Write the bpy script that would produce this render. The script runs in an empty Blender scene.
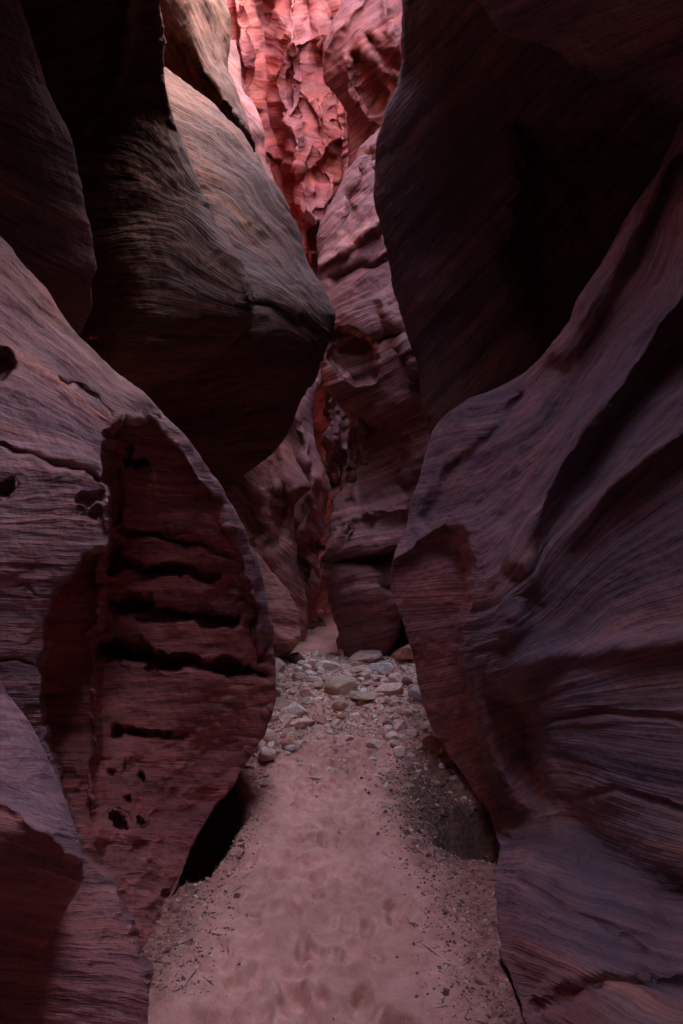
import bpy, bmesh, math, random
import numpy as np
from mathutils import Vector, Matrix

random.seed(7)
rng = np.random.default_rng(11)
R = math.radians
F = 569.0            # focal length in picture widths of one pixel
HZ = 550.0           # row of the horizon
EYE = 1.5
sc = bpy.context.scene
col = sc.collection

def at(px, py, Y):
    return ((px-341.5)/F*Y, Y, EYE+(HZ-py)/F*Y)

# ------------------------------------------------------------------ noise
def _h(ix, iy, iz, s):
    h = (ix*374761393 + iy*668265263 + iz*2147483647 + s*1274126177) & 0xffffffff
    h = ((h ^ (h >> 13))*1274126177) & 0xffffffff
    h = ((h ^ (h >> 16))*2246822519) & 0xffffffff
    return ((h ^ (h >> 15)) & 0xffff)/32767.5-1.0

def vnoise(x, y, z, seed=0):
    x, y, z = np.broadcast_arrays(np.asarray(x, float), np.asarray(y, float), np.asarray(z, float))
    fx, fy, fz = np.floor(x), np.floor(y), np.floor(z)
    ix, iy, iz = fx.astype(np.int64), fy.astype(np.int64), fz.astype(np.int64)
    u, v, w = x-fx, y-fy, z-fz
    u = u*u*u*(u*(u*6-15)+10); v = v*v*v*(v*(v*6-15)+10); w = w*w*w*(w*(w*6-15)+10)
    out = 0
    for a in (0, 1):
        for b in (0, 1):
            for c in (0, 1):
                out = out + (u if a else 1-u)*(v if b else 1-v)*(w if c else 1-w)*_h(ix+a, iy+b, iz+c, seed)
    return out

def fbm(x, y, z, oct=4, seed=0, gain=.5):
    s, a = 0, 1.0
    for k in range(oct):
        s = s+a*vnoise(x*2**k+17.3*k, y*2**k+5.1*k, z*2**k-9.7*k, seed+k)
        a *= gain
    return s

def sstep(t):
    t = np.clip(t, 0, 1)
    return t*t*(3-2*t)

# ------------------------------------------------------------------ interpolation
def pchip(xs, ys, x):
    """ys: (n, k) -> (len(x), k), monotone cubic"""
    xs = np.asarray(xs, float); ys = np.asarray(ys, float)
    h = np.diff(xs); d = np.diff(ys, axis=0)/h[:, None]
    n = len(xs); m = np.zeros_like(ys)
    for i in range(1, n-1):
        a, b = d[i-1], d[i]
        w1, w2 = 2*h[i]+h[i-1], h[i]+2*h[i-1]
        ok = (a*b) > 0
        with np.errstate(divide='ignore', invalid='ignore'):
            m[i] = np.where(ok, (w1+w2)/(w1/np.where(ok, a, 1)+w2/np.where(ok, b, 1)), 0)
    m[0] = d[0]; m[-1] = d[-1]
    i = np.clip(np.searchsorted(xs, x, side='right')-1, 0, n-2)
    t = ((x-xs[i])/h[i])[:, None]; hh = h[i][:, None]
    return ((2*t**3-3*t**2+1)*ys[i]+(t**3-2*t**2+t)*hh*m[i]+(-2*t**3+3*t**2)*ys[i+1]+(t**3-t**2)*hh*m[i+1])

def tps(pts):
    P = np.array(pts, float); X = P[:, :2]/100; v = P[:, 2]; n = len(P)
    def U(r2): return np.where(r2 > 1e-12, r2*np.log(np.maximum(r2, 1e-12)), 0)
    A = np.zeros((n+3, n+3))
    A[:n, :n] = U(((X[:, None]-X[None])**2).sum(-1))+np.eye(n)*.02
    A[:n, n] = 1; A[:n, n+1:] = X; A[n, :n] = 1; A[n+1:, :n] = X.T
    c = np.linalg.solve(A, np.concatenate([v, [0, 0, 0]]))
    def f(px, py):
        x, y = px/100, py/100
        o = c[n]+c[n+1]*x+c[n+2]*y
        for k in range(n):
            o = o+c[k]*U((x-X[k, 0])**2+(y-X[k, 1])**2)
        return o
    return f

def sdist(poly, px, py):
    """signed distance to a closed polygon, negative inside"""
    d = np.full(px.shape, 1e9); ins = np.zeros(px.shape, bool)
    n = len(poly)
    for i in range(n):
        (ax, ay), (bx, by) = poly[i], poly[(i+1) % n]
        ex, ey = bx-ax, by-ay
        t = np.clip(((px-ax)*ex+(py-ay)*ey)/(ex*ex+ey*ey+1e-9), 0, 1)
        d = np.minimum(d, (px-ax-t*ex)**2+(py-ay-t*ey)**2)
        if ay != by:
            c = ((ay > py) != (by > py)) & (px < (bx-ax)*(py-ay)/(by-ay)+ax)
            ins ^= c
    d = np.sqrt(d)
    return np.where(ins, -d, d)

def ldist(line, px, py):
    d = np.full(px.shape, 1e9); s = np.zeros(px.shape)
    for (ax, ay), (bx, by) in zip(line[:-1], line[1:]):
        ex, ey = bx-ax, by-ay
        t = np.clip(((px-ax)*ex+(py-ay)*ey)/(ex*ex+ey*ey+1e-9), 0, 1)
        q = (px-ax-t*ex)**2+(py-ay-t*ey)**2
        side = np.sign(ex*(py-ay)-ey*(px-ax))
        s = np.where(q < d, side, s); d = np.minimum(d, q)
    return np.sqrt(d)*s

# ------------------------------------------------------------------ mesh helpers
def tag(o, label=None, cat=None, group=None, kind=None):
    if label: o['label'] = label
    if cat: o['category'] = cat
    if group: o['group'] = group
    if kind: o['kind'] = kind
    return o

def link(name, me, mat=None, parent=None):
    o = bpy.data.objects.new(name, me); col.objects.link(o)
    if mat: me.materials.append(mat)
    if parent: o.parent = parent
    return o

def grid_mesh(name, P, attrs=None, flip=False, cyclic=False):
    nr, nc = P.shape[:2]
    me = bpy.data.meshes.new(name)
    idx = np.arange(nr*nc).reshape(nr, nc)
    a, b, c, d = idx[:-1, :-1], idx[:-1, 1:], idx[1:, 1:], idx[1:, :-1]
    q = np.stack([a, b, c, d] if not flip else [a, d, c, b], -1).reshape(-1, 4)
    me.vertices.add(nr*nc); me.vertices.foreach_set('co', P.reshape(-1).astype(np.float32))
    me.loops.add(q.size); me.loops.foreach_set('vertex_index', q.reshape(-1).astype(np.int32))
    me.polygons.add(len(q))
    me.polygons.foreach_set('loop_start', np.arange(0, q.size, 4, dtype=np.int32))
    me.polygons.foreach_set('use_smooth', np.ones(len(q), bool))
    me.update(calc_edges=True)
    for k, v in (attrs or {}).items():
        at_ = me.attributes.new(k, 'FLOAT', 'POINT')
        at_.data.foreach_set('value', v.reshape(-1).astype(np.float32))
    return me

# ------------------------------------------------------------------ materials
def newmat(name):
    m = bpy.data.materials.new(name); m.use_nodes = True
    nt = m.node_tree; nt.nodes.clear()
    out = nt.nodes.new('ShaderNodeOutputMaterial'); b = nt.nodes.new('ShaderNodeBsdfPrincipled')
    nt.links.new(b.outputs[0], out.inputs[0])
    return m, nt, b

class N:
    def __init__(s, nt): s.nt = nt
    def _in(s, sock, v):
        if hasattr(v, 'is_output') or isinstance(v, bpy.types.NodeSocket): s.nt.links.new(v, sock)
        else: sock.default_value = v
    def math(s, op, a, b=0.0, c=None, clamp=False):
        n = s.nt.nodes.new('ShaderNodeMath'); n.operation = op; n.use_clamp = clamp
        s._in(n.inputs[0], a); s._in(n.inputs[1], b)
        if c is not None: s._in(n.inputs[2], c)
        return n.outputs[0]
    def xyz(s, x, y, z):
        n = s.nt.nodes.new('ShaderNodeCombineXYZ')
        for i, v in enumerate((x, y, z)): s._in(n.inputs[i], v)
        return n.outputs[0]
    def noise(s, vec, scale=1., detail=4., rough=.55, dist=0.):
        n = s.nt.nodes.new('ShaderNodeTexNoise'); s.nt.links.new(vec, n.inputs['Vector'])
        n.inputs['Scale'].default_value = scale; n.inputs['Detail'].default_value = detail
        n.inputs['Roughness'].default_value = rough; n.inputs['Distortion'].default_value = dist
        return n.outputs['Fac']
    def voro(s, vec, scale, feature='F1'):
        n = s.nt.nodes.new('ShaderNodeTexVoronoi'); n.feature = feature
        s.nt.links.new(vec, n.inputs['Vector']); n.inputs['Scale'].default_value = scale
        return n.outputs[0]
    def ramp(s, f, stops):
        n = s.nt.nodes.new('ShaderNodeValToRGB'); s.nt.links.new(f, n.inputs[0])
        e = n.color_ramp.elements
        while len(e) < len(stops): e.new(.5)
        for k, (p, c) in enumerate(stops):
            e[k].position = p; e[k].color = (*c, 1) if len(c) == 3 else c
        return n.outputs[0]
    def mix(s, f, a, b, mode='MIX'):
        n = s.nt.nodes.new('ShaderNodeMix'); n.data_type = 'RGBA'; n.blend_type = mode
        s._in(n.inputs[0], f)
        s._in(n.inputs[6], a if not isinstance(a, tuple) else (*a, 1)); s._in(n.inputs[7], b if not isinstance(b, tuple) else (*b, 1))
        return n.outputs[2]
    def bump(s, h, strength, dist, normal=None):
        n = s.nt.nodes.new('ShaderNodeBump'); s.nt.links.new(h, n.inputs['Height'])
        n.inputs['Strength'].default_value = strength; n.inputs['Distance'].default_value = dist
        if normal: s.nt.links.new(normal, n.inputs['Normal'])
        return n.outputs[0]
    def geo(s):
        return s.nt.nodes.new('ShaderNodeNewGeometry').outputs['Position']
    def sep(s, v):
        n = s.nt.nodes.new('ShaderNodeSeparateXYZ'); s.nt.links.new(v, n.inputs[0]); return n.outputs
    def attr(s, name):
        n = s.nt.nodes.new('ShaderNodeAttribute'); n.attribute_name = name; return n.outputs['Fac']

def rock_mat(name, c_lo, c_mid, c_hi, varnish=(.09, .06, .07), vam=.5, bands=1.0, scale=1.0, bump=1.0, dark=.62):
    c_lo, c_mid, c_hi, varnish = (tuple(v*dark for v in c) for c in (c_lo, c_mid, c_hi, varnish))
    """layered sandstone; 'bed' is the height through the rock's layers in metres"""
    m, nt, b = newmat(name); n = N(nt)
    p = n.geo(); x, y, z = n.sep(p); bed = n.attr('bed')
    wob = n.noise(p, 1.3*scale, 3, .5)
    bw = n.math('ADD', bed, n.math('MULTIPLY', wob, .05/scale))
    def layered(f, l): return n.xyz(n.math('MULTIPLY', bw, f), n.math('MULTIPLY', n.math('ADD', x, y), l), n.math('MULTIPLY', z, l))
    broad = n.noise(layered(3.0*scale, .35*scale), 1, 4, .6)
    fine = n.noise(layered(22*scale, 1.3*scale), 1, 5, .62)
    hair = n.noise(layered(85*scale, 4.5*scale), 1, 3, .6)
    base = n.ramp(broad, [(.30, c_lo), (.50, c_mid), (.70, c_hi)])
    f2 = n.ramp(fine, [(.34, (.45, .41, .44)), (.50, (1, 1, 1)), (.68, (1.45, 1.28, 1.15))])
    c = n.mix(.75*bands, base, f2, 'MULTIPLY')
    h2 = n.ramp(hair, [(.36, (.42, .40, .42)), (.5, (1, 1, 1)), (.66, (1.4, 1.28, 1.2))])
    c = n.mix(.45*bands, c, h2, 'MULTIPLY')
    b1 = n.noise(n.xyz(n.math('MULTIPLY', bw, 9*scale), n.math('MULTIPLY', x, .3), n.math('MULTIPLY', z, .3)), 1, 2, .8)
    c = n.mix(.8*bands, c, n.ramp(b1, [(.36, (.62, .56, .62)), (.42, (1, 1, 1)), (.58, (1, 1, 1)), (.63, (1.35, 1.12, .98))]), 'MULTIPLY')
    mot = n.noise(p, 9*scale, 6, .7)
    c = n.mix(.7, c, n.ramp(mot, [(.33, (.66, .62, .66)), (.52, (1, 1, 1)), (.7, (1.25, 1.15, 1.08))]), 'MULTIPLY')
    fr = n.attr('bounce_red')  # red bounce light of recesses and undersides, mixed into the colour
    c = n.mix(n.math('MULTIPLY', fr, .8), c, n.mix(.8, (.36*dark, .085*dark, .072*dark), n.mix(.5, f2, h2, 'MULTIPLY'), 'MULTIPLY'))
    patch = n.noise(n.xyz(n.math('MULTIPLY', x, 1.2), y, n.math('MULTIPLY', z, .7)), 1.1*scale, 6, .62, .4)
    vm = n.ramp(patch, [(.42, (0, 0, 0)), (.62, (1, 1, 1))])
    vfac = n.math('MULTIPLY', vm, n.math('MULTIPLY', n.math('SUBTRACT', 1.0, n.math('MULTIPLY', fr, .7)), vam))
    c = n.mix(vfac, c, n.mix(fine, varnish, tuple(v*1.9 for v in varnish)))
    grain = n.noise(p, 160, 2, .6)
    c = n.mix(.5, c, n.ramp(grain, [(.35, (.72, .72, .72)), (.65, (1.18, 1.18, 1.18))]), 'MULTIPLY')
    nt.links.new(c, b.inputs['Base Color'])
    b.inputs['Roughness'].default_value = .82; b.inputs['Specular IOR Level'].default_value = .3
    n1 = n.bump(fine, .8*bump, .032/scale)
    n2 = n.bump(hair, .75*bump, .012/scale, n1)
    med = n.noise(p, 26, 5, .65)
    n3 = n.bump(med, .35*bump, .012, n2)
    nt.links.new(n3, b.inputs['Normal'])
    return m

PURPLE = rock_mat('purple_sandstone', (.26, .125, .145), (.41, .215, .235), (.58, .29, .23), vam=.4, varnish=(.12, .075, .11), dark=.80)
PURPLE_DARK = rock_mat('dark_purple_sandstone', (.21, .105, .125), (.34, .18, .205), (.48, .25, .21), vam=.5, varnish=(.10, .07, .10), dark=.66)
CRIMSON = rock_mat('crimson_sandstone', (.30, .075, .06), (.44, .105, .085), (.54, .17, .13), varnish=(.13, .045, .045), vam=.35)
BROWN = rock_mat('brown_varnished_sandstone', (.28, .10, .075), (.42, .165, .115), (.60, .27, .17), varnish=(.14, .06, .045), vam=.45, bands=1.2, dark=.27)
SHADE_DARK = rock_mat('shade_darkened_sandstone', (.20, .085, .09), (.32, .14, .14), (.44, .21, .17), vam=.7, varnish=(.09, .05, .07), dark=.42)  # colour darkened to stand for the shade on overhanging rock
FARRED = rock_mat('far_red_sandstone', (.40, .05, .035), (.58, .085, .055), (.66, .15, .095), varnish=(.34, .12, .15), vam=.35, scale=.45, dark=.46)
MIDRED = rock_mat('mid_red_sandstone', (.30, .09, .08), (.44, .155, .135), (.56, .23, .19), varnish=(.17, .08, .10), vam=.4, scale=.6, dark=.62)
PALEMID = rock_mat('pale_mid_sandstone', (.34, .12, .11), (.48, .20, .18), (.60, .30, .27), varnish=(.17, .08, .10), vam=.4, scale=.6, dark=1.0)

# ------------------------------------------------------------------ rock masses
def mass(name, label, rows, mat, sil=2, bed=None, feats=(), step=1.5, lump=1.0, strata=1.0, seed=1, kind=None, cat='rock wall', rough=1.0, bedscale=1.0, group=None, warp=1.0, bounce_red_base=0.0, pitk=.75, wobble=.5):
    """rows: (py, [(px, Y[, dpy])...]) same count in each row; columns run from the hidden back, over
    the edge (column index sil) across the seen face to its far end."""
    ys = np.array([r[0] for r in rows], float); nc = len(rows[0][1])
    C = np.array([[[p[0], r[0]+(p[2] if len(p) > 2 else 0), p[1]] for p in r[1]] for r in rows], float)
    nr = max(8, int((ys[-1]-ys[0])/step))
    yy = np.linspace(ys[0], ys[-1], nr)
    A = pchip(ys, C.reshape(len(rows), -1), yy).reshape(nr, nc, 3)
    us = []
    for j in range(nc-1):
        L = np.sqrt((np.diff(C[:, j:j+2, :2], axis=1)**2).sum(-1)+(np.diff(C[:, j:j+2, 2], axis=1)*F/C[:, j, 2:3]*.6)**2).max()
        inv = j >= sil-1
        k = int(np.clip(L/(step if inv else step*3), 4, 700))
        us.append(j+np.arange(k)/k)
    us = np.concatenate(us+[[nc-1]])
    G = pchip(np.arange(nc), A.transpose(1, 0, 2).reshape(nc, -1), us).reshape(len(us), nr, 3).transpose(1, 0, 2)
    px, py, Y = G[..., 0], G[..., 1], G[..., 2].copy()
    seen = sstep((us-(sil-.35))/.4)[None, :]*np.ones((nr, 1))
    bx, by = px, py
    wpx = 3.2*vnoise(bx/17, by/17, 2, seed+7)+1.3*vnoise(bx/6, by/6, 2, seed+8)
    wpy = 3.2*vnoise(bx/17, by/17, 8, seed+7)+1.3*vnoise(bx/6, by/6, 8, seed+8)
    px, py = bx+wpx*warp, by+wpy*warp
    bounce_red = np.full(px.shape, bounce_red_base)
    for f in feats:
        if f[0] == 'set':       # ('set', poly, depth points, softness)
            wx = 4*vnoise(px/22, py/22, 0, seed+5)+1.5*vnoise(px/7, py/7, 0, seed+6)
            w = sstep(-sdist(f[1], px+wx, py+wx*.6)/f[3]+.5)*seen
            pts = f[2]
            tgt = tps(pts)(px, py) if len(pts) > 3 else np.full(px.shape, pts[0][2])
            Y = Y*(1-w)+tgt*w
            if len(f) > 4: bounce_red = np.maximum(bounce_red, f[4]*w)
        elif f[0] == 'bounce_red':   # redder uncoated rock, with the red bounce light of recesses painted in
            bounce_red = np.maximum(bounce_red, f[2]*sstep(-sdist(f[1], px, py)/f[3]+.5)*seen)
        elif f[0] == 'push':    # ('push', poly, metres, softness)
            w = sstep(-sdist(f[1], px, py)/f[3]+.5)*seen
            Y = Y+f[2]*w
        elif f[0] == 'pit':     # ('pit', x, y, rx, ry, depth)
            q = ((px-f[1])/f[3])**2+((py-f[2]+2.5*vnoise(px/6, py/6, 3, seed))/f[4])**2
            q = q+.35*vnoise(px/14, py/7, 5, seed+2)
            Y = Y+f[5]*pitk*sstep((1.3-q)/1.1)*seen
        elif f[0] == 'line':    # ('line', pts, width, depth)   +in -out
            d = ldist(f[1], px, py); Y = Y+f[3]*np.exp(-(d/f[2])**2)*seen
        elif f[0] == 'flute':   # long upright folds
            xx = bx+f[3]*(by-100)+6*vnoise(bx/40, by/60, 4, seed+9)
            q = vnoise(xx/f[1], by/f[2], 1, seed+10)+.5*vnoise(xx/f[1]*2.3, by/f[2]*1.7, 6, seed+11)
            Y = Y-f[4]*(1-np.abs(q)*2.2)*seen
        elif f[0] == 'ledge':   # ('ledge', pts, width, depth, decay) sharp step that dies away on one side
            d = ldist(f[1], px, py); Y = Y+f[3]*np.where(d > 0, np.exp(-d/f[4])*sstep(d/f[2]), 0)*seen
    px, py = bx, by
    P = np.stack([(px-341.5)/F*Y, Y, EYE+(HZ-py)/F*Y], -1)
    y0 = float(np.median(Y[:, len(us)//2:])); ppm = y0/F            # metres per picture pixel there
    if bed is None: hb = py+0.0*px
    elif isinstance(bed, (int, float)): hb = (py-bed*px)/math.sqrt(1+bed*bed)
    else: hb = tps(bed)(px, py)
    H = hb*ppm
    def normals(P):
        du = np.gradient(P, axis=1); dv = np.gradient(P, axis=0)
        n = np.cross(du, dv); n /= np.linalg.norm(n, axis=-1, keepdims=True)+1e-9
        return n
    n = normals(P)
    c = slice(int(len(us)*.5), int(len(us)*.9))
    s = 1 if (n[:, c, 1]).mean() < 0 else -1
    n = n*s
    X_, Y_, Z_ = P[..., 0], P[..., 1], P[..., 2]
    k = 1/(ppm*60)                                                 # one lump = about 60 px
    d = lump*ppm*(5.0*fbm(X_*k*.8, Y_*k*.8, Z_*k*.8, 3, seed))
    P = P+n*d[..., None]
    n = normals(P)*s
    hw = H+ppm*wobble*(9*vnoise(X_*k, Y_*k, Z_*k, seed+20)+2.5*vnoise(X_*k*4, Y_*k*4, Z_*k*4, seed+21))
    st = 0
    for wl, am, al in ((42, 2.8, .08), (17, 2.2, .08), (8, 1.35, .09), (4.2, .65, .12)):
        w = ppm*wl*bedscale
        q = vnoise(hw/w, (X_+Y_)/w*al, Z_/w*al, seed+int(wl))
        q2 = vnoise(hw/w*.5+9, (X_+Y_)/w*al, Z_/w*al, seed+int(wl)+3)
        q = np.where(q > 0, q**.8, -np.abs(q)**.6*1.15)
        st = st+am*ppm*bedscale*q*(.65+.55*q2)
    amp = .35+.75*sstep(.5+.8*vnoise(X_*k*.7, Y_*k*.7, Z_*k*.7, seed+40))
    crumb = rough*ppm*(.9*fbm(X_*k*7, Y_*k*7, Z_*k*7, 3, seed+60))
    P = P+n*((strata*st*amp)+crumb)[..., None]
    me = grid_mesh(name, P, {'bed': H, 'bounce_red': bounce_red}, flip=(s < 0))
    o = link(name, me, mat)
    if kind: tag(o, kind=kind)
    else: tag(o, label, cat, group)
    return o

def bk(px, Y, dx, dY):     # two hidden points that carry the rock away behind its edge
    return [(px+dx*3.0, Y+dY*3.0), (px+dx*.45, Y+dY)]

def left(rows, dx=-22, dY=.5, ex=None):
    return [(py, bk(p[0][0], p[0][1], dx, dY)+list(p)) for py, p in rows]
def right(rows, dx=22, dY=.5):
    return left(rows, dx, dY)

# --- left: the great carved wall beside the path
L_rows = left([
 (130, [(-110, 2.75), (-125, 2.68), (-160, 2.6), (-200, 2.45), (-260, 2.2)]),
 (190, [(-45, 2.65), (-60, 2.57), (-90, 2.5), (-140, 2.3), (-220, 2.0)]),
 (235, [(0, 2.55), (-12, 2.47), (-50, 2.35), (-110, 2.15), (-200, 1.9)]),
 (300, [(50, 2.55), (36, 2.46), (0, 2.33), (-70, 2.1), (-180, 1.8)]),
 (345, [(88, 2.62), (74, 2.5), (30, 2.32), (-50, 2.05), (-170, 1.75)]),
 (400, [(150, 2.75), (136, 2.62), (70, 2.3), (-20, 2.0), (-160, 1.7)]),
 (440, [(186, 2.9), (173, 2.76), (90, 2.28), (-10, 1.95), (-150, 1.65)]),
 (480, [(215, 3.05), (203, 2.9), (110, 2.28), (0, 1.9), (-150, 1.6)]),
 (520, [(238, 3.18), (226, 3.02), (120, 2.28), (0, 1.86), (-150, 1.55)]),
 (560, [(255, 3.3), (243, 3.14), (120, 2.26), (0, 1.84), (-150, 1.5)]),
 (610, [(270, 3.42), (258, 3.25), (120, 2.26), (0, 1.83), (-150, 1.5)]),
 (650, [(272, 3.46), (258, 3.3), (120, 2.25), (0, 1.82), (-150, 1.45)]),
 (690, [(273, 3.46), (257, 3.3), (118, 2.24), (0, 1.8), (-150, 1.45)]),
 (725, [(265, 3.38), (247, 3.22), (115, 2.22), (0, 1.78), (-150, 1.4)]),
 (765, [(243, 3.22), (224, 3.08), (110, 2.2), (0, 1.74), (-150, 1.4)]),
 (805, [(216, 3.02), (198, 2.88), (108, 2.17), (0, 1.7), (-150, 1.35)]),
 (850, [(191, 2.75), (176, 2.62), (105, 2.12), (0, 1.66), (-150, 1.3)]),
 (890, [(177, 2.47), (165, 2.35), (110, 2.01), (0, 1.60), (-150, 1.28)]),
 (930, [(167, 2.21), (158, 2.11), (115, 1.89), (0, 1.54), (-150, 1.21)]),
 (985, [(152, 1.90), (142, 1.83), (100, 1.72), (0, 1.46), (-150, 1.14)]),
 (1060, [(146, 1.78), (130, 1.70), (90, 1.60), (0, 1.39), (-150, 1.09)]),
 (1150, [(140, 1.73), (125, 1.66), (85, 1.53), (0, 1.34), (-150, 1.04)]),
], dx=-26, dY=.35)
L_bed = [(0,250,350),(50,300,355),(100,350,362),(150,400,372),(0,330,400),(60,380,408),(110,430,420),(0,420,452),(60,440,456),(100,460,462),
 (0,500,500),(100,510,506),(0,600,600),(100,600,600),(200,500,492),(260,600,600),(200,600,600),(250,700,700),(100,700,700),(0,700,700),(0,1000,1000),(150,1000,985),(150,850,850),(0,850,850),(230,540,530)]
alcove = [(108,432),(125,423),(150,420),(168,440),(190,468),(214,500),(232,535),(246,572),(255,610),(262,650),(276,655),(290,700),(270,740),(235,800),(205,850),(190,900),(180,940),(158,985),(150,975),(138,940),(128,905),(108,870),(97,835),(94,760),(95,690),(98,630),(106,570),(109,520),(108,470)]
strip = [(108,545),(86,556),(62,588),(46,618),(41,660),(38,700),(48,742),(60,782),(76,832),(90,860),(106,870),(110,600)]
L_feats = [
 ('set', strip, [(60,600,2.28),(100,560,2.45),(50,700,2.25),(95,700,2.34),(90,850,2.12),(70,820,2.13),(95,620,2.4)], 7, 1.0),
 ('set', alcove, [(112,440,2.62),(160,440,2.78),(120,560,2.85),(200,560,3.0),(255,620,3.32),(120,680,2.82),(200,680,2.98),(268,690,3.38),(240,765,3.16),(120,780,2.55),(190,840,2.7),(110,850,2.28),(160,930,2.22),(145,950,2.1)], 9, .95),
 ('line', [(97,560),(95,690),(94,800)], 4, -.05),
 ('pit', 2, 362, 15, 17, .16), ('pit', 8, 488, 8, 7, .08), ('pit', 90, 497, 12, 5, .07), ('pit', 84,506, 4,4,.04), ('pit', 96, 512, 4, 9, .06),
 ('pit', 142, 462, 10, 6, .10), ('pit', 127, 452, 5, 12, .07), ('line', [(118,470),(117,520)], 4, .05),
 ('pit', 113, 558, 9, 16, .16), ('pit', 160, 533, 34, 4, .07), ('line', [(125,528),(165,540),(205,548),(235,560)], 2.6, .06),
 ('line', [(125,560),(150,570),(190,572),(214,578)], 3.2, .10), ('pit', 162, 573, 22, 6, .10),
 ('pit', 128, 604, 24, 15, .22), ('pit', 165, 618, 30, 8, .16), ('pit', 218, 622, 20, 9, .16), ('line', [(130,598),(170,612),(235,622)], 4, .08),
 ('pit', 120, 652, 30, 15, .22), ('pit', 165, 662, 26, 9, .18), ('pit', 225, 668, 19, 10, .18), ('pit', 247, 670, 7, 8, .12), ('line', [(100,648),(150,660),(205,664),(262,676)], 5, .11),
 ('pit', 119, 731, 6, 10, .10), ('pit', 135, 731, 9, 4, .08), ('pit', 150, 732, 9, 3.5, .07), ('pit', 163, 733, 7, 3.5, .06), ('line', [(124,728),(150,732),(185,735)], 3, .04),
 ('pit', 112, 772, 4, 5, .05), ('pit', 124, 765, 4, 6, .05), ('pit', 139, 775, 4, 6, .06), ('pit', 120, 822, 7, 9, .09), ('pit', 140, 823, 4, 5, .05), ('pit', 128, 797, 3, 4, .04),
 ('line', [(60,382),(80,386),(98,400),(112,415)], 2.2, .03), ('line', [(0,445),(50,465),(85,468),(105,480)], 2.5, .035),
 ('line', [(0,660),(38,664)], 1.8, .03), ('line', [(18,588),(24,584),(32,594)], 1.5, .02),
 ('line', [(150,655),(158,668)], 3, .04), ('pit', 262, 655, 5, 9, .06), ('pit', 255, 625, 5, 9, .08), ('pit', 240,600,6,5,.06),
 ('line', [(105,478),(108,540)], 3, -.03),
]
mass('rock_wall', 'big purple and crimson left wall with scooped out pitted alcove and long diagonal crest', L_rows, PURPLE, bed=L_bed, feats=L_feats+[('bounce_red', [(0,600),(-10,560),(40,530),(95,515),(80,545),(20,590)], .35, 30), ('bounce_red', [(-40,1040),(40,930),(90,870),(130,910),(155,990),(150,1100),(-40,1200)], .65, 30)], step=1.25, strata=.95, seed=3)

# --- near bulge, lower left corner
mass('rock_bulge', 'nearest smooth purple bulge in the lower left corner, dark underneath', left([
 (600, [(-70, 1.7), (-90, 1.6), (-140, 1.45), (-240, 1.3)]),
 (650, [(-28, 1.66), (-45, 1.56), (-100, 1.42), (-200, 1.25)]),
 (690, [(6, 1.62), (-8, 1.54), (-60, 1.4), (-180, 1.2)]),
 (735, [(36, 1.6), (22, 1.51), (-30, 1.38), (-160, 1.15)]),
 (790, [(61, 1.57), (47, 1.46), (-10, 1.33), (-150, 1.1)]),
 (835, [(80, 1.52), (65, 1.4), (0, 1.26), (-150, 1.05)]),
 (875, [(84, 1.5), (66, 1.4), (0, 1.27), (-150, 1.05)]),
 (905, [(68, 1.52), (50, 1.45), (-10, 1.33), (-150, 1.1)]),
 (950, [(40, 1.56), (20, 1.52), (-30, 1.42), (-160, 1.2)]),
 (1010, [(0, 1.62), (-15, 1.6), (-60, 1.52), (-180, 1.3)]),
 (1080, [(-45, 1.66), (-60, 1.64), (-100, 1.58), (-200, 1.4)]),
], dx=-24, dY=.22), PURPLE, bed=[(0,700,700),(80,850,790),(0,800,770),(40,760,740),(0,900,860),(60,900,850),(0,1000,960)], step=1.3, strata=.7, seed=9, lump=.7,
 feats=[('line', [(0,800),(35,830),(78,858)], 6, -.02), ('bounce_red', [(-60,800),(0,800),(40,830),(84,862),(70,910),(0,1020),(-60,1030)], .8, 10)])

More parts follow.
